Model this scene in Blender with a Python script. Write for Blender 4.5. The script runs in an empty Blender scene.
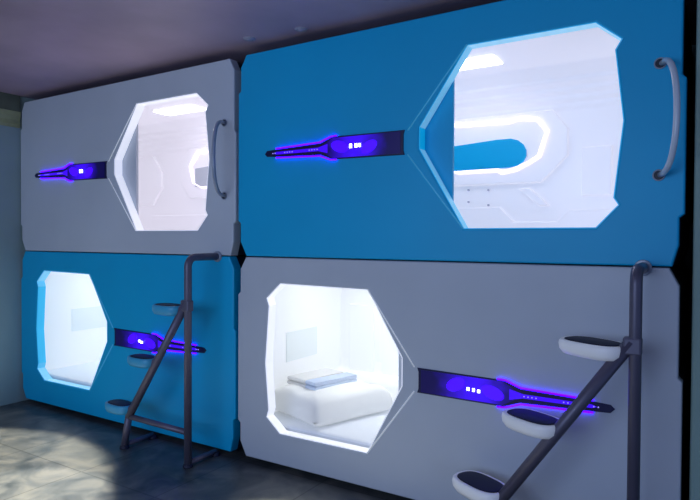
import bpy, bmesh, math, random
from mathutils import Vector, Matrix
from mathutils.geometry import tessellate_polygon
random.seed(4)
C = bpy.context.scene.collection
L = 2.259; H = 1.16; ZS = 1.19           # pod length, pod height, height of the seam between the rows

# ------------------------------------------------------------------ materials
def mat(name, col, rough=.5, metal=0., emit=None, es=0., var=0., vscale=6., bump=0., bscale=40., spec=.5, coat=0.):
    m = bpy.data.materials.new(name); m.use_nodes = True
    nt = m.node_tree; b = nt.nodes['Principled BSDF']
    b.inputs['Roughness'].default_value = rough; b.inputs['Metallic'].default_value = metal
    b.inputs['Specular IOR Level'].default_value = spec
    b.inputs['Coat Weight'].default_value = coat
    tc = nt.nodes.new('ShaderNodeTexCoord')
    nz = nt.nodes.new('ShaderNodeTexNoise'); nz.inputs['Scale'].default_value = vscale; nz.inputs['Detail'].default_value = 4
    nt.links.new(tc.outputs['Object'], nz.inputs['Vector'])
    rp = nt.nodes.new('ShaderNodeValToRGB')
    rp.color_ramp.elements[0].position = .3; rp.color_ramp.elements[1].position = .7
    rp.color_ramp.elements[0].color = (*[c * (1 - var) for c in col], 1)
    rp.color_ramp.elements[1].color = (*[min(1, c * (1 + var)) for c in col], 1)
    nt.links.new(nz.outputs['Fac'], rp.inputs['Fac']); nt.links.new(rp.outputs['Color'], b.inputs['Base Color'])
    if emit:
        b.inputs['Emission Color'].default_value = (*emit, 1); b.inputs['Emission Strength'].default_value = es
    if bump:
        n2 = nt.nodes.new('ShaderNodeTexNoise'); n2.inputs['Scale'].default_value = bscale; n2.inputs['Detail'].default_value = 3
        nt.links.new(tc.outputs['Object'], n2.inputs['Vector'])
        bp = nt.nodes.new('ShaderNodeBump'); bp.inputs['Strength'].default_value = bump; bp.inputs['Distance'].default_value = .02
        nt.links.new(n2.outputs['Fac'], bp.inputs['Height']); nt.links.new(bp.outputs['Normal'], b.inputs['Normal'])
    return m

M = {}
M['blue'] = mat('blue_paint', (.0, .43, .76), .45, var=.04, vscale=1.5, spec=.35)
M['grey'] = mat('pale_grey_paint', (.56, .60, .66), .45, var=.05, vscale=1.5, spec=.35)
M['shell'] = mat('dark_shell', (.012, .016, .03), .6)
M['lining'] = mat('white_molded_plastic', (.84, .83, .86), .32, var=.02, vscale=3, bump=.04, bscale=3, emit=(.93, .90, 1.), es=.20)  # slight emission puts an even cabin glow into the plastic
M['lining_l'] = mat('white_cabin_plastic', (.84, .85, .87), .32, var=.02, vscale=3, bump=.04, bscale=3, emit=(.93, .97, 1.), es=.20)  # same painted glow for the lower cabins
M['rim_grey'] = mat('painted_glow_white_trim', (.7, .7, .75), .4, emit=(.80, .84, 1.), es=.60)  # no lamp: emission paints the interior light on the reveal
M['rim_blue'] = mat('painted_glow_cyan_trim', (.02, .42, .7), .4, emit=(.0, .40, .75), es=.48)  # blue reveal, cabin light on it painted as emission
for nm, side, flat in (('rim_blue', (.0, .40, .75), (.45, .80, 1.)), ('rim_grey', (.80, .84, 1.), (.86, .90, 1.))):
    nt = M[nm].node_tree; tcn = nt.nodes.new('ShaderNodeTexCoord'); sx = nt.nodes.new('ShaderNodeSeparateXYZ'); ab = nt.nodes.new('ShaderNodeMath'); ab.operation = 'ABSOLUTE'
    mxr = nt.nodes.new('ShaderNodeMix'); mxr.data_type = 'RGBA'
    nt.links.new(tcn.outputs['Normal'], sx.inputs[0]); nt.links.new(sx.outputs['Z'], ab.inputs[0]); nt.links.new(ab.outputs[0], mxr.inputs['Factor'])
    mxr.inputs['A'].default_value = (*side, 1); mxr.inputs['B'].default_value = (*flat, 1)  # level faces painted paler, as lit by the cabin
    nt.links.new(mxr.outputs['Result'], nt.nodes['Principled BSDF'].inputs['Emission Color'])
M['lamp_r'] = mat('warm_reading_lamp', (1, 1, 1), .3, emit=(1., .93, .70), es=190.)
M['mattress'] = mat('white_sheet', (.86, .89, .94), .8, emit=(.8, .9, 1.), es=.09, bump=.3, bscale=7)  # slight emission brightens the sheet beyond the cabin light
M['pillow'] = mat('white_pillowcase', (.90, .90, .88), .85, emit=(1., .98, .92), es=.06, bump=.25, bscale=9)  # faint emission lifts the pillowcase, brightness put into the material
M['towel_w'] = mat('white_terry', (.88, .87, .85), .95, bump=.4, bscale=120)
M['towel_b'] = mat('pale_blue_terry', (.68, .77, .92), .95, bump=.4, bscale=120)
M['metal'] = mat('dark_metal', (.13, .12, .17), .42, metal=.35, var=.1)
M['chrome'] = mat('chrome', (.7, .72, .78), .2, metal=1.)
M['handle'] = mat('satin_handle', (.62, .68, .76), .3, coat=.6)
M['handle_g'] = mat('grey_handle', (.30, .34, .42), .3, coat=.5)
M['hole'] = mat('black_socket', (.01, .015, .03), .5)
M['rim'] = mat('white_step_plastic', (.92, .92, .92), .35, emit=(.8, .85, 1.), es=.07)  # faint emission added to brighten the tread rims
M['rim_b'] = mat('blue_lit_step_plastic', (.05, .38, .62), .35)  # pale treads with the blue light on them put into the colour
M['pad'] = mat('navy_rubber', (.006, .008, .035), .6)
M['channel'] = mat('navy_gloss', (.004, .004, .03), .35, emit=(.0, .0, 1.), es=.012)
M['deep'] = mat('deep_blue_lens', (.01, .0, .12), .3, emit=(.05, .0, 1.), es=1.0)
def lens_mat(name, xc):
    m = mat(name, (.01, .0, .12), .3, emit=(.045, .0, 1.), es=1.)
    nt = m.node_tree; N = nt.nodes; lk = nt.links.new
    tc = N.new('ShaderNodeTexCoord'); sx = N.new('ShaderNodeSeparateXYZ'); lk(tc.outputs['Object'], sx.inputs[0])
    d = N.new('ShaderNodeMath'); d.operation = 'SUBTRACT'; d.inputs[1].default_value = xc; lk(sx.outputs['X'], d.inputs[0])
    a = N.new('ShaderNodeMath'); a.operation = 'ABSOLUTE'; lk(d.outputs[0], a.inputs[0])
    nz = N.new('ShaderNodeTexNoise'); nz.inputs['Scale'].default_value = 14; lk(tc.outputs['Object'], nz.inputs['Vector'])
    ad = N.new('ShaderNodeMath'); ad.operation = 'MULTIPLY_ADD'; ad.inputs[1].default_value = .12; lk(nz.outputs['Fac'], ad.inputs[0]); lk(a.outputs[0], ad.inputs[2])
    mr = N.new('ShaderNodeMapRange'); mr.interpolation_type = 'SMOOTHSTEP'; mr.inputs['From Min'].default_value = .06; mr.inputs['From Max'].default_value = .26
    mr.inputs['To Min'].default_value = .95; mr.inputs['To Max'].default_value = .012; lk(ad.outputs[0], mr.inputs['Value'])
    lk(mr.outputs[0], N['Principled BSDF'].inputs['Emission Strength']); return m
M['lens_u'] = lens_mat('violet_gradient_lens_upper', .79)
M['lens_l'] = lens_mat('violet_gradient_lens_lower', L - .82)
M['glow'] = mat('violet_lens', (.02, .0, .3), .3, emit=(.05, .0, 1.), es=1.25)
M['strip'] = mat('violet_led', (.05, .0, .3), .3, emit=(.032, .0, 1.), es=8.5)
M['dot'] = mat('display_digit', (.8, .8, .9), .3, emit=(.7, .75, 1.), es=5.)
M['dimdot'] = mat('indicator_dot', (.3, .2, .8), .3, emit=(.35, .3, 1.), es=.9)
M['led'] = mat('pink_white_led', (1, .9, 1), .3, emit=(1., .82, 1.), es=1.25)
M['led_halo'] = mat('pale_violet_halo', (1, .9, 1), .3, emit=(.85, .66, 1.), es=1.1)  # halo and reflection of the light ring, painted as emission
M['lamp_u'] = mat('cool_violet_lamp', (1, 1, 1), .3, emit=(.95, .90, 1.), es=10.)
M['lamp_l'] = mat('cool_white_lamp', (1, 1, 1), .3, emit=(.94, .98, 1.), es=12.5)
M['screen'] = mat('grey_screen', (.78, .82, .82), .5, emit=(.8,.9,.95), es=.13)  # slight emission keeps it level with the glowing lining
M['line_b'] = mat('cyan_groove', (.1, .46, .72), .4, emit=(.05, .5, .8), es=.22)  # emission paints the light edge of the crease
M['line_g'] = mat('white_groove', (.95, .95, .95), .4, emit=(.8, .88, 1.), es=.22)  # light crease edge painted by emission, grey pods
M['button'] = mat('grey_button', (.5, .5, .58), .4)
M['olive'] = mat('olive_cornice', (.27, .29, .15), .6, var=.3, vscale=5)
M['wall'] = mat('bluegrey_wall', (.26, .36, .36), .7, var=.15, vscale=1.2)
M['wall_r'] = mat('teal_wall', (.26, .38, .34), .7, var=.1, vscale=1.2)
M['cap'] = mat('dim_downlight', (.35, .33, .4), .4)

def ceiling_mat():
    m = mat('purple_grey_ceiling', (.46, .34, .42), .5, var=.22, vscale=1.4, bump=.25, bscale=1.8)
    return m
M['ceiling'] = ceiling_mat()
def floor_mat():
    m = bpy.data.materials.new('mottled_stone_floor'); m.use_nodes = True
    nt = m.node_tree; N = nt.nodes; b = N['Principled BSDF']; lk = nt.links.new
    tc = N.new('ShaderNodeTexCoord')
    n1 = N.new('ShaderNodeTexNoise'); n1.inputs['Scale'].default_value = 4.5; n1.inputs['Detail'].default_value = 7; n1.inputs['Distortion'].default_value = 1.2
    lk(tc.outputs['Object'], n1.inputs['Vector'])
    r = N.new('ShaderNodeValToRGB'); e = r.color_ramp.elements
    e[0].position = .33; e[0].color = (.04, .048, .052, 1); e[1].position = .68; e[1].color = (.15, .15, .135, 1)
    x = e.new(.5); x.color = (.085, .092, .092, 1)
    lk(n1.outputs['Fac'], r.inputs['Fac'])
    br = N.new('ShaderNodeTexBrick'); br.offset = 0; br.inputs['Scale'].default_value = 1.0
    br.inputs['Brick Width'].default_value = .6; br.inputs['Row Height'].default_value = .6; br.inputs['Mortar Size'].default_value = .004
    br.inputs['Color1'].default_value = (1, 1, 1, 1); br.inputs['Color2'].default_value = (.82, .82, .85, 1); br.inputs['Mortar'].default_value = (.45, .45, .45, 1)
    mp = N.new('ShaderNodeMapping'); mp.inputs['Rotation'].default_value = (0, 0, 0)
    lk(tc.outputs['Object'], mp.inputs['Vector']); lk(mp.outputs['Vector'], br.inputs['Vector'])
    mx = N.new('ShaderNodeMix'); mx.data_type = 'RGBA'; mx.blend_type = 'MULTIPLY'; mx.inputs['Factor'].default_value = 1
    lk(r.outputs['Color'], mx.inputs['A']); lk(br.outputs['Color'], mx.inputs['B']); lk(mx.outputs['Result'], b.inputs['Base Color'])
    b.inputs['Roughness'].default_value = .42
    return m
M['floor'] = floor_mat()

# ------------------------------------------------------------------ helpers
def link(name, me, m, parent=None, smooth=False):
    o = bpy.data.objects.new(name, me); C.objects.link(o); o.data.materials.append(m)
    if parent: o.parent = parent
    if smooth:
        for p in me.polygons: p.use_smooth = True
    return o
def bm_obj(name, bm, m, parent=None, smooth=False, bevel=0., seg=2):
    bmesh.ops.recalc_face_normals(bm, faces=bm.faces)
    me = bpy.data.meshes.new(name); bm.to_mesh(me); bm.free()
    o = link(name, me, m, parent, smooth)
    if bevel:
        md = o.modifiers.new('bevel', 'BEVEL'); md.width = bevel; md.segments = seg; md.limit_method = 'ANGLE'; md.angle_limit = .5
    return o
def thing(name, label, cat, loc=(0, 0, 0), group=None):
    o = bpy.data.objects.new(name, None); C.objects.link(o); o.location = loc; o.empty_display_size = .1
    o['label'] = label; o['category'] = cat
    if group: o['group'] = group
    return o
def tag(o, label, cat, group=None):
    o['label'] = label; o['category'] = cat
    if group: o['group'] = group
    return o
def prism_into(bm, outer, holes, y0, y1):
    """polygon(s) in the x-z plane pushed from y0 (front) to y1"""
    loops = [outer] + list(holes)
    tris = tessellate_polygon([[Vector((x, z, 0)) for x, z in lp] for lp in loops])
    flat = [p for lp in loops for p in lp]
    f = [bm.verts.new((x, y0, z)) for x, z in flat]; b = [bm.verts.new((x, y1, z)) for x, z in flat]
    for t in tris:
        bm.faces.new([f[i] for i in t]); bm.faces.new([b[i] for i in reversed(t)])
    k = 0
    for lp in loops:
        n = len(lp)
        for i in range(n):
            a, c = k + i, k + (i + 1) % n
            bm.faces.new([f[a], f[c], b[c], b[a]])
        k += n
def inset(lp, d):
    """move a closed loop d to its left (inwards for a counter-clockwise loop), mitred"""
    n = len(lp); out = []
    ar = sum(lp[i][0] * lp[(i + 1) % n][1] - lp[(i + 1) % n][0] * lp[i][1] for i in range(n))
    sg = 1 if ar > 0 else -1
    for i in range(n):
        p = Vector(lp[i]); e1 = (p - Vector(lp[i - 1])).normalized(); e2 = (Vector(lp[(i + 1) % n]) - p).normalized()
        n1 = Vector((-e1.y, e1.x)) * sg; n2 = Vector((-e2.y, e2.x)) * sg
        m = (n1 + n2).normalized(); out.append(tuple(p + m * (d / max(.45, m.dot(n1)))))
    return out
def prism(name, outer, holes, y0, y1, m, parent=None, bevel=0., seg=2):
    """a plate with a chamfered front edge"""
    bm = bmesh.new()
    if not bevel:
        prism_into(bm, outer, holes, y0, y1); return bm_obj(name, bm, m, parent)
    bevel = min(bevel, (y1 - y0) * .8)
    loops = [outer] + list(holes)
    small = [inset(outer, bevel)] + [inset(h, -bevel) for h in holes]
    mid = [inset(outer, bevel * .3)] + [inset(h, -bevel * .3) for h in holes]
    tess = lambda ls: tessellate_polygon([[Vector((x, z, 0)) for x, z in lp] for lp in ls])
    rows = []
    for lps, y in ((small, y0), (mid, y0 + bevel * .3), (loops, y0 + bevel), (loops, y1)):
        rows.append([bm.verts.new((x, y, z)) for lp in lps for x, z in lp])
    for t in tess(small): bm.faces.new([rows[0][i] for i in t])
    for t in tess(loops): bm.faces.new([rows[-1][i] for i in reversed(t)])
    for A, B in zip(rows, rows[1:]):
        k = 0
        for lp in loops:
            n = len(lp)
            for i in range(n):
                a, c = k + i, k + (i + 1) % n
                bm.faces.new([A[a], A[c], B[c], B[a]])
            k += n
    return bm_obj(name, bm, m, parent)
def box_into(bm, lo, hi, rot=None, skip=()):
    r = bmesh.ops.create_cube(bm, size=1.)
    for v in r['verts']:
        v.co = Vector([lo[i] + (v.co[i] + .5) * (hi[i] - lo[i]) for i in range(3)])
    return r['verts']
def tube_into(bm, pts, r, seg=12, closed=False, cap=True):
    pts = [Vector(p) for p in pts]; n = len(pts); rings = []
    prev = None
    for i, p in enumerate(pts):
        a = pts[(i - 1) % n] if (closed or i > 0) else None
        c = pts[(i + 1) % n] if (closed or i < n - 1) else None
        t1 = (p - a).normalized() if a is not None else None; t2 = (c - p).normalized() if c is not None else None
        t = ((t1 or t2) + (t2 or t1)).normalized()
        if prev is None:
            up = Vector((0, 0, 1)) if abs(t.z) < .8 else Vector((0, 1, 0))
            u = t.cross(up).normalized()
        else:
            u = (prev - t * prev.dot(t)).normalized()
        prev = u; w = t.cross(u)
        sc = 1.
        if t1 and t2: sc = 1 / max(.6, math.cos(t1.angle(t2) / 2))
        rings.append([bm.verts.new(p + (u * math.cos(k * math.tau / seg) + w * math.sin(k * math.tau / seg)) * r * (sc if False else 1)) for k in range(seg)])
    m = n if closed else n - 1
    for i in range(m):
        A, B = rings[i], rings[(i + 1) % n]
        for k in range(seg):
            bm.faces.new([A[k], A[(k + 1) % seg], B[(k + 1) % seg], B[k]])
    if cap and not closed:
        bm.faces.new(rings[0]); bm.faces.new(rings[-1])
def tube(name, pts, r, m, parent=None, seg=12, closed=False):
    bm = bmesh.new(); tube_into(bm, pts, r, seg, closed)
    return bm_obj(name, bm, m, parent, True)
def ngon(cx, cz, rx, rz, n=14, rot=0.):
    out = []
    for k in range(n):
        a = k * math.tau / n; x, z = rx * math.cos(a), rz * math.sin(a)
        out.append((cx + x * math.cos(rot) - z * math.sin(rot), cz + x * math.sin(rot) + z * math.cos(rot)))
    return out

# ------------------------------------------------------------------ sleeping pods
WIN = [(1.387, .99), (1.935, .99), (2.035, .905), (2.012, .865), (2.045, .58), (2.012, .275), (2.030, .245), (1.945, .152),
       (1.377, .152), (1.150, .535), (1.150, .640)]
WIN_L = [(1.385, .982), (1.948, .984), (2.045, .905), (2.031, .862), (2.055, .60), (2.030, .275), (2.046, .232), (1.948, .145),
         (1.385, .152), (1.190, .475), (1.190, .615)]
OUT = [(.060, 1.157), (.018, 1.087), (.018, .955), (0, .940), (0, .205), (.018, .190), (.018, .085), (.062, .003),
       (L - .040, .003), (L - .018, .085), (L - .018, .19), (L, .205), (L, .72), (L - .014, .735), (L - .014, 1.087), (L - .05, 1.157)]
RING = [(.885, .848), (1.10, .832), (1.28, .829), (1.345, .845), (1.45, .828), (1.512, .75), (1.492, .70), (1.466, .600), (1.40, .565), (1.33, .530),
        (1.235, .512), (1.21, .53), (.95, .53), (.83, .580), (.79, .73)]

def pod(name, label, x0, z0, paint, line, lower, marks):
    root = thing('sleeping_pod', label, 'capsule pod', (x0, 0, z0), 'sleeping capsule pods stacked two by two')
    F = (lambda x, z: (L - x, H - z)) if lower else (lambda x, z: (x, z))
    P = lambda pts: [F(*p) for p in pts]
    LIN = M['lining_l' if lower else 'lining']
    sh = (lambda x: x + .03) if lower else (lambda x: x)   # the lower lamp bars sit a little closer to the window
    win = WIN_L if lower else WIN
    outer = [(x, z) for x, z in OUT]
    prism('front_panel', outer, [P(win)], 0, .062, M[paint], root, .007, 2)
    # thin added trim around the opening; its emission stands in for cabin light
    c0 = Vector((sum(p[0] for p in win) / len(win), sum(p[1] for p in win) / len(win)))
    inn = []
    n = len(win)
    for i in range(n):
        p = Vector(win[i]); e1 = (p - Vector(win[i - 1])).normalized(); e2 = (Vector(win[(i + 1) % n]) - p).normalized()
        nn = (Vector((-e1.y, e1.x)) + Vector((-e2.y, e2.x))).normalized()
        if nn.dot(c0 - p) < 0: nn = -nn
        inn.append(tuple(p + nn * .004))
    prism('window_glow_trim', P(win), [P(inn)], .004, .0635, M['rim_' + paint], root)
    # outer shell, open towards the room
    bm = bmesh.new()
    prism_into(bm, inset(outer, .002), [inset(outer, .013)], .0625, 1.10)
    prism_into(bm, inset(outer, .002), [], 1.10, 1.12)
    bm_obj('outer_shell', bm, M['shell'], root)
    # white interior: a profile swept along the length, with two end walls
    if lower:
        prof = [(.064, .05), (.90, .05), (.93, .28), (.96, .315), (1.03, .33), (1.045, .40), (1.045, .95), (.98, 1.03), (.90, 1.09), (.064, 1.10)]
    else:
        prof = [(.064, .05), (.98, .05), (1.045, .10), (1.045, .865), (1.03, .885), (1.03, .905), (1.005, .925), (1.005, .945), (.975, .965), (.975, .985),
                (.93, 1.01), (.93, 1.03), (.84, 1.085), (.064, 1.095)]
    bm = bmesh.new(); xa, xb = .042, L - .042
    A = [bm.verts.new((xa, y, z)) for y, z in prof]; B = [bm.verts.new((xb, y, z)) for y, z in prof]
    for i in range(len(prof) - 1): bm.faces.new([A[i], A[i + 1], B[i + 1], B[i]])
    bm.faces.new(A); bm.faces.new(B)
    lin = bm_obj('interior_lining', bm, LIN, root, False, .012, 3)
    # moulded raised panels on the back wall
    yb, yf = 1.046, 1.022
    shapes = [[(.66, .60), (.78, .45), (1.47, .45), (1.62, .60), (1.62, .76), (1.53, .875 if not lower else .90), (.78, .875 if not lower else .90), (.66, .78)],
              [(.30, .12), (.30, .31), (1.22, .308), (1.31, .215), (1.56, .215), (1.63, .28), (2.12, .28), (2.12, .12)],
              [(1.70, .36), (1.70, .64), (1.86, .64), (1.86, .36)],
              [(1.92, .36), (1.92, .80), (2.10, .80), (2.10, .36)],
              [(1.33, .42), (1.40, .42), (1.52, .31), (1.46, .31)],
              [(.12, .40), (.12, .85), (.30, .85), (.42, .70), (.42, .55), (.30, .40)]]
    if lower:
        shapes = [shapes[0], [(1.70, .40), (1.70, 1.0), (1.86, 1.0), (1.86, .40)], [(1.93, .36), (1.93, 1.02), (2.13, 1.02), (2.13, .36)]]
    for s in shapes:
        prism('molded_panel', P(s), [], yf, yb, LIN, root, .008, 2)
    # light ring around a panel painted as a mirror's reflection
    ring = [F(*p) for p in RING]
    cx = sum(p[0] for p in ring) / len(ring); cz = sum(p[1] for p in ring) / len(ring)
    rg = tube('light_ring', [(x, 1.012, z) for x, z in ring], .0062, M['led'], root, 8, True)
    jag = []
    n = len(ring)
    for i in range(n):
        a, b = ring[i], ring[(i + 1) % n]
        for t in (0, .5):
            x = a[0] + (b[0] - a[0]) * t; z = a[1] + (b[1] - a[1]) * t
            k = .91 + random.uniform(-.02, .025); jag.append((cx + (x - cx) * (k + .04), 1.016, cz + (z - cz) * (k - .01)))
    tube('inner_glow_line', jag, .0035, M['led_halo'], rg, 6, True)  # extra line painting the ring's halo and reflected double
    prism('mirror_reflection_panel', P([(.86, .700), (1.20, .722), (1.29, .722), (1.335, .708), (1.368, .680), (1.384, .645), (1.385, .612), (1.368, .578), (1.335, .555), (1.28, .546), (.86, .545)]), [], 1.008, 1.022, M[paint], root, .003, 1)  # pod paint put in for the reflection in a ring-lit mirror
    # ceiling lamp of the cabin
    lx0, lx1 = (.92, 1.34) if not lower else (.42, .86)
    zc = 1.082 if not lower else 1.086
    bm = bmesh.new(); box_into(bm, (lx0, .52, zc), (lx1, .68, zc + .016))
    bm_obj('cabin_lamp', bm, M['lamp_l' if lower else 'lamp_u'], root, False, .004, 1)
    # sliding door behind the front panel, half open
    d = [(.98, .12), (.98, 1.03), (1.296, 1.03), (1.296, .12)]
    if lower: d = [(.92, .14), (.92, 1.03), (1.243, 1.03), (1.243, .14)]
    if x0 < -1 and lower: d = [(.80, .14), (.80, 1.03), (1.15, 1.03), (1.15, .14)]
    prism('sliding_door', P(d), [], .066, .084, M[paint], root, .002, 1)
    # folded crease lines from the window corners to the lamp bar
    for a, b in (((win[0]), (1.093, .628)), ((win[8]), (1.093, .512))):
        a, b = F(*a), F(sh(b[0]), b[1])
        tube('crease_line', [(a[0], -.0005, a[1]), (b[0], -.0005, b[1])], .0034, M[line], root, 6)
    # lamp bar
    pr = [(1.077, .632), (1.070, .612), (1.070, .532), (1.077, .512), (.66, .518), (.585, .546), (.30, .556), (.22, .561), (.203, .576), (.22, .594), (.30, .598), (.585, .608), (.66, .636)]
    pr = [(sh(x), z) for x, z in pr]
    ch = prism('light_channel', P(pr), [], -.006, .012, M['channel'], root, .003, 1)
    led = [[(.685, .639), (.648, .637), (.580, .613), (.285, .602)], [(.685, .515), (.648, .516), (.580, .541), (.285, .551)]]
    for s in led:
        tube('violet_strip', [(F(sh(p[0]), p[1])[0], -.006, F(*p)[1]) for p in s], .0045, M['strip'], ch, 6)
    prism('tapered_lens', P([(sh(x), z) for x, z in [(.63, .60), (.57, .585), (.29, .583), (.27, .576), (.29, .569), (.57, .567), (.63, .552)]]), [], -.0085, -.004, M['deep'], ch)
    prism('wide_lens', P([(sh(x), z) for x, z in [(1.055, .626), (.66, .628), (.61, .60), (.61, .552), (.66, .524), (1.055, .520)]]), [], -.0075, -.004, M['lens_l' if lower else 'lens_u'], ch)
    for c in ((.88, .566, .05, .030, .45), (.705, .580, .055, .030, -.3)):
        prism('glow_lens', P(ngon(sh(c[0]), *c[1:4], 16, c[4])), [], -.010, -.005, M['glow'], ch, .003, 1)
    for (dx, dz, w, h) in marks:
        w, h = w * .75, h * .75
        u, v = F(sh(.795), .578)
        prism('display_mark', [(u + dx - w, v + dz - h), (u + dx + w, v + dz - h), (u + dx + w, v + dz + h), (u + dx - w, v + dz + h)], [], -.013, -.006, M['dot'], ch, .002, 1)
    for k in range(6):
        u, v = F(sh(.40 - .017 * k - (.05 if k > 3 else 0)), .576)
        prism('indicator_dot', ngon(u, v, .003, .003, 6), [], -.0105, -.006, M['dimdot'], ch)
    for k in range(4):
        u, v = F(sh(.565 - .017 * k), .576)
        prism('indicator_dot', ngon(u, v, .003, .003, 6), [], -.0105, -.006, M['dimdot'], ch)
    # plinth
    if lower:
        bm = bmesh.new(); box_into(bm, (.08, .10, -.03), (L - .08, 1.05, .012))
        bm_obj('plinth', bm, M['shell'], root)
        bm = bmesh.new(); box_into(bm, (.0, 0, 0), (.004, .34, .19))
        for v in bm.verts: v.co += Vector((.0425, .40, .475))
        bm_obj('wall_screen', bm, M['screen'], root)
    else:
        for (x, z) in ((1.012, .421), (1.013, .345), (1.143, .416), (1.144, .322)):
            prism('control_button', ngon(x, z, .007, .007, 10), [], 1.034, 1.046, M['button'], root)
        # arched grab handle beside the window
        hp = []
        for k in range(17):
            a = math.pi * k / 16; s = math.sin(a)
            hp.append((2.172 + .064 * s ** .75, .01 - .165 * s ** .6, .785 - .43 * (1 - math.cos(a)) / 2))
        hd = tube('grab_handle', hp, .0112, M['handle' if paint == 'blue' else 'handle_g'], root, 12)
        for z in (.785, .355):
            prism('handle_socket', ngon(2.170, z, .019, .019, 20), [], -.004, .012, M['hole'], hd, .002, 1)
            tube('socket_ring', [(2.170 + .020 * math.cos(a), -.003, z + .020 * math.sin(a)) for a in [k * math.tau / 20 for k in range(20)]], .003, M['handle_g'], hd, 6, True)
    return root

XL = -L - .02
three = [(-.034, -.004, .009, .009), (0, 0, .007, .007), (.026, 0, .008, .009)]
pod('p', 'pale grey upper pod at the far left with arched handle and pointed lit window', XL, ZS, 'grey', 'line_g', False, [(-.012, 0, .005, .016), (.012, 0, .005, .016), (0, 0, .012, .004)])
pod('p', 'bright blue upper pod on the right with violet lamp bar and wide lit window', 0, ZS, 'blue', 'line_b', False, [(-.022, .0, .009, .014), (.010, 0, .009, .013), (.032, 0, .007, .012)])
pod('p', 'blue lower pod at the far left with a cyan edged window, behind the smaller ladder', XL, ZS - H, 'blue', 'line_b', True, [(-.012, .003, .010, .010), (.010, -.003, .012, .010)])
pod('p', 'pale grey lower pod on the right with a pillow visible through its window', 0, ZS - H, 'grey', 'line_g', True, [(-.024, .0, .008, .009), (.002, -.001, .007, .010), (.026, -.004, .008, .009)])

# ------------------------------------------------------------------ bedding
def soft_slab(name, size, crown, m, n=18, pinch=0., power=4.):
    """a cushion: w x d x h with rounded crown"""
    w, d, h = size; bm = bmesh.new()
    top, bot = {}, {}
    for i in range(n + 1):
        for j in range(n + 1):
            u, v = i / n * 2 - 1, j / n * 2 - 1
            e = max(0, (1 - abs(u) ** power)) ** .5 * max(0, (1 - abs(v) ** power)) ** .5
            px = 1 - pinch * (1 - abs(v) ** 2) * abs(u) ** 3; py = 1 - pinch * (1 - abs(u) ** 2) * abs(v) ** 3
            x, y = u * w / 2 * px, v * d / 2 * py
            wob = .006 * math.sin(7 * u + 3 * v) * e
            top[i, j] = bm.verts.new((x, y, h * .26 + e * (h * .74) + wob))
            bot[i, j] = bm.verts.new((x, y, h * .26 - e * h * .26)) if 0 < i < n and 0 < j < n else top[i, j]
    for i in range(n):
        for j in range(n):
            bm.faces.new([top[i, j], top[i + 1, j], top[i + 1, j + 1], top[i, j + 1]])
            q = [bot[i, j], bot[i, j + 1], bot[i + 1, j + 1], bot[i + 1, j]]
            try: bm.faces.new(q)
            except ValueError: pass
    return bm_obj(name, bm, m, None, True)
MZ = ZS - .965
for x0, lab in ((XL, 'white mattress on the floor of the blue lower pod at left'), (0, 'white mattress under the pillow in the grey lower pod')):
    bm = bmesh.new(); box_into(bm, (x0 + .05, .09, ZS - H + .052), (x0 + L - .05, .90, MZ))
    tag(bm_obj('mattress', bm, M['mattress'], None, False, .025, 3), lab, 'mattress', 'white mattresses in the lower pods')
pl = soft_slab('pillow', (.53, .62, .165), 1, M['pillow'], 26, .07, 9.)
pl.location = (.345, .46, MZ + .001); pl.rotation_euler = (0, 0, math.radians(-19))
tag(pl, 'plump white pillow lying on the mattress in the grey lower pod', 'pillow')
def towel(x, y, rz, w, d, m, lab, nm='folded_towel', z=.158):
    root = thing(nm, lab, 'towel', (x, y, MZ + z), 'folded towels on the pillow')
    root.rotation_euler = (0, 0, rz)
    for k in range(2):
        bm = bmesh.new()
        # rounded fold on the near side
        prof = []
        z0, t = k * .027, .025
        for a in range(7):
            b = math.pi / 2 + math.pi * a / 6; prof.append((-d / 2 + .012 + math.cos(b) * .0125, z0 + t / 2 + math.sin(b) * t / 2))
        prof += [(d / 2, z0), (d / 2, z0 + t)]
        ww = w / 2 - k * .003
        A = [bm.verts.new((-ww, p[0], p[1])) for p in prof]; B = [bm.verts.new((ww, p[0], p[1])) for p in prof]
        for i in range(len(prof)): bm.faces.new([A[i], A[(i + 1) % len(prof)], B[(i + 1) % len(prof)], B[i]])
        bm.faces.new(A); bm.faces.new(B)
        bm_obj('towel_fold', bm, m, root, False, .004, 2)
towel(.205, .50, math.radians(-12), .17, .34, M['towel_w'], 'white folded towel on the left side of the pillow')
towel(.345, .47, math.radians(-16), .10, .34, M['towel_b'], 'pale blue folded towel on the right, beside the white towel on the pillow')

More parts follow.
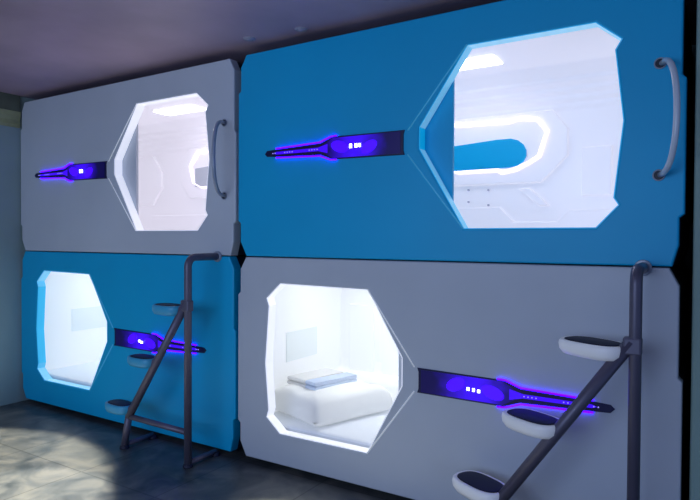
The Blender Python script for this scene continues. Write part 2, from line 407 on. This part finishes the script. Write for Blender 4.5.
# ------------------------------------------------------------------ ladders
def ladder(x0, ang, rim, label, wide):
    """x0: left edge of the pod; ang: how far the treads turn towards the pod"""
    root = thing('step_ladder', label, 'ladder', (x0 + 2.12, -.235, 0), 'metal pod ladders with oval treads')
    px, py = 0., 0.; zt = ZS - .004; R = .0215
    pts = [(0, .245, zt)]; 
    rb = .055
    pts += [(0, rb + .02, zt)]
    for k in range(0, 9):
        a = math.pi / 2 * k / 8; pts.append((0, rb - rb * math.sin(a), zt - rb + rb * math.cos(a)))
    pts += [(0, 0, .012)]
    pole = tube('pole', pts, R, M['metal'], root, 16)
    prism('wall_flange', ngon(0, zt, .032, .032, 18), [], .222, .236, M['handle_g'], pole, .003, 1)
    d0, d1 = Vector((-.012, 0, ZS - .262)), Vector((-.51, 0, ZS - .985))
    rail = tube('diagonal_rail', [d0, d1], R * 1.12, M['metal'], root, 14)
    # clamp plate where rail meets pole
    bm = bmesh.new(); box_into(bm, (-.040, -.0225, ZS - .310), (.0225, .0225, ZS - .245))
    bm_obj('clamp', bm, M['metal'], root, False, .008, 2)
    tube('base_rail', [(-.52, 0, ZS - .985), (0, 0, ZS - .995)], .017, M['metal'], root, 12)
    tube('leg', [(-.505, 0, ZS - .955), (-.555, 0, .012)], R, M['metal'], root, 14)
    tube('foot_bar', [(0, 0, .022), (0, .215, .022)], .017, M['metal'], root, 12)
    tube('foot_bar', [(-.555, 0, .022), (-.555, .215, .022)], .017, M['metal'], root, 12)
    for (x, y) in ((0, 0), (-.555, 0), (0, .215), (-.555, .215)):
        bm = bmesh.new(); bmesh.ops.create_cone(bm, cap_ends=True, segments=18, radius1=.03, radius2=.024, depth=.02)
        for v in bm.verts: v.co += Vector((x, y, .010))
        bm_obj('rubber_foot', bm, M['pad'], root, False, .003, 1)
    ca, sa = -math.cos(ang), math.sin(ang)
    for z in (-.301, -.626, -.937):
        t = (-z - .262) / (.985 - .262); bx = -.012 - .498 * t
        S = Vector((ca, sa, 0)); W = Vector((-sa, ca, 0)); O = Vector((bx, 0, ZS + z))
        # oval body: superellipse ring stack
        lx, lw = (.132, .086) if wide else (.108, .066)
        cc = O + S * .126
        def ring(bm, sc_l, sc_w, zz, n=36):
            vs = []
            for k in range(n):
                a = k * math.tau / n; c, s = math.cos(a), math.sin(a)
                ex = abs(c) ** .72 * (1 if c > 0 else -1); ey = abs(s) ** .72 * (1 if s > 0 else -1)
                vs.append(bm.verts.new(cc + S * ex * sc_l + W * ey * sc_w + Vector((0, 0, zz))))
            return vs
        bm = bmesh.new()
        rs = [ring(bm, lx * .66, lw * .60, -.040), ring(bm, lx * .88, lw * .86, -.034), ring(bm, lx * .98, lw * .97, -.018), ring(bm, lx, lw, .002),
              ring(bm, lx * .985, lw * .97, .014), ring(bm, lx * .94, lw * .90, .020), ring(bm, lx * .89, lw * .80, .018)]
        for a, b in zip(rs, rs[1:]):
            for k in range(len(a)): bm.faces.new([a[k], a[(k + 1) % len(a)], b[(k + 1) % len(a)], b[k]])
        bm.faces.new(rs[0]); bm.faces.new(rs[-1])
        tr = bm_obj('tread', bm, M[rim], root, True)
        bm = bmesh.new()
        r1, r2, r3 = ring(bm, lx * .86, lw * .76, .0165), ring(bm, lx * .85, lw * .75, .021), ring(bm, lx * .80, lw * .70, .0225)
        for a, b in ((r1, r2), (r2, r3)):
            for k in range(len(a)): bm.faces.new([a[k], a[(k + 1) % len(a)], b[(k + 1) % len(a)], b[k]])
        bm.faces.new(r1); bm.faces.new(r3)
        bm_obj('grip_pad', bm, M['pad'], tr, True)
        tube('tread_arm', [O, O + S * .07], .020, M['metal'], tr, 12)
    return root
ladder(XL, math.radians(3), 'rim_b', 'dark metal ladder with blue-lit treads in front of the blue lower pod', 0)
ladder(0, math.radians(27.4), 'rim', 'dark metal ladder with white oval treads, nearest the camera at right', 1)

# ------------------------------------------------------------------ room
def struct(name, lo, hi, m, bevel=0.):
    bm = bmesh.new(); box_into(bm, lo, hi); o = bm_obj(name, bm, m, None, False, bevel); o['kind'] = 'structure'; return o
CZ = 2.40
struct('floor', (-2.4, -6, -.1), (6, 1.4, 0), M['floor'])
struct('ceiling', (-2.4, -6, CZ), (6, 1.4, CZ + .1), M['ceiling'])
struct('wall_back', (-2.4, 1.3, 0), (6, 1.4, CZ), M['wall'])
struct('wall_left', (-2.4, -6, 0), (-2.285, 1.3, CZ), M['wall'])
struct('wall_right', (2.288, .0, 0), (6, 1.3, CZ), M['wall_r'], .015)
bm = bmesh.new()
prof = [(-2.286, 2.150), (-2.282, 2.150), (-2.272, 2.172), (-2.276, 2.205), (-2.265, 2.235), (-2.258, 2.272), (-2.286, 2.272)]
A = [bm.verts.new((x, -6, z)) for x, z in prof]; B = [bm.verts.new((x, -.004, z)) for x, z in prof]
for i in range(len(prof)): bm.faces.new([A[i], A[(i + 1) % len(prof)], B[(i + 1) % len(prof)], B[i]])
bm.faces.new(A); bm.faces.new(B)
o = bm_obj('trim_1', bm, M['olive']); o['kind'] = 'structure'
o = struct('trim_2', (-2.286, -6, 2.272), (-2.270, -.004, CZ), mat('dark_olive_beam', (.11, .13, .09), .7, var=.2)); 
# small downlights in the ceiling
for x, y, lab in ((.154, -.049, 'small round unlit downlight on the ceiling, left of the pair above the blue pod'),
                  (.488, -.02, 'small round unlit downlight on the ceiling, right of the pair above the blue pod')):
    d = thing('downlight', lab, 'downlight', (x, y - .03, CZ), 'ceiling downlights')
    bm = bmesh.new(); bmesh.ops.create_cone(bm, cap_ends=True, segments=24, radius1=.030, radius2=.036, depth=.008)
    for v in bm.verts: v.co.z -= .004
    bm_obj('bezel', bm, M['cap'], d, False, .002, 1)
    bm = bmesh.new(); bmesh.ops.create_uvsphere(bm, u_segments=16, v_segments=8, radius=.022)
    for v in bm.verts: v.co.z = v.co.z * .35 - .006
    bm_obj('lens', bm, M['cap'], d, True)

# ------------------------------------------------------------------ light
w = bpy.data.worlds.new('room_ambient'); bpy.context.scene.world = w; w.use_nodes = True
w.node_tree.nodes['Background'].inputs[0].default_value = (.34, .50, 1., 1)
w.node_tree.nodes['Background'].inputs[1].default_value = .5
def area(name, loc, target, size, e, col):
    l = bpy.data.lights.new(name, 'AREA'); l.energy = e; l.color = col; l.shape = 'RECTANGLE'; l.size, l.size_y = size
    o = bpy.data.objects.new(name, l); C.objects.link(o); o.location = loc
    o.rotation_euler = (Vector(target) - Vector(loc)).to_track_quat('-Z', 'Y').to_euler(); return o
area('room_fill', (.6, -4.6, 1.5), (.2, 0, 1.3), (3.0, 1.6), 54, (.52, .68, 1.))  # added soft fill behind the camera for the pod fronts

def spot(name, loc, target, radius, e, col):
    l = bpy.data.lights.new(name, 'SPOT'); l.energy = e; l.color = col; l.shadow_soft_size = .03
    d = Vector(target) - Vector(loc); l.spot_size = 2 * math.atan(radius / d.length); l.spot_blend = .12
    o = bpy.data.objects.new(name, l); C.objects.link(o); o.location = loc
    o.rotation_euler = d.to_track_quat('-Z', 'Y').to_euler()
spot('added_floor_spot', (-1.15, -1.45, 2.33), (-1.15, -1.45, 0), 1.20, 850, (1., .94, .76))  # unseen ceiling spots added to cast the light pools on the floor
spot('added_floor_spot', (-.52, -1.08, 2.33), (-.52, -1.08, 0), .52, 420, (1., .97, .88))  # added for the brighter inner patch
spot('added_floor_spot', (.86, -.90, 2.33), (.86, -.90, 0), .70, 900, (1., .95, .72))  # added for the pool below the right pods

# ------------------------------------------------------------------ camera
cam = bpy.data.cameras.new('camera'); co = bpy.data.objects.new('camera', cam); C.objects.link(co)
cam.sensor_fit = 'HORIZONTAL'; cam.sensor_width = 36; cam.lens = 588.54 / 700 * 36; cam.clip_start = .05
f = Vector((-.52733763, .84947974, -.0172975)); r = Vector((.84954819, .52748559, .0051798)); u = Vector((-.01352432, .01196355, .99983697))
co.matrix_world = Matrix(((r.x, u.x, -f.x, 2.35937), (r.y, u.y, -f.y, -2.56506), (r.z, u.z, -f.z, .099327 + ZS), (0, 0, 0, 1)))
bpy.context.scene.camera = co
vs = bpy.context.scene.view_settings; vs.view_transform = 'Standard'; vs.look = 'None'; vs.exposure = 0; vs.gamma = 1
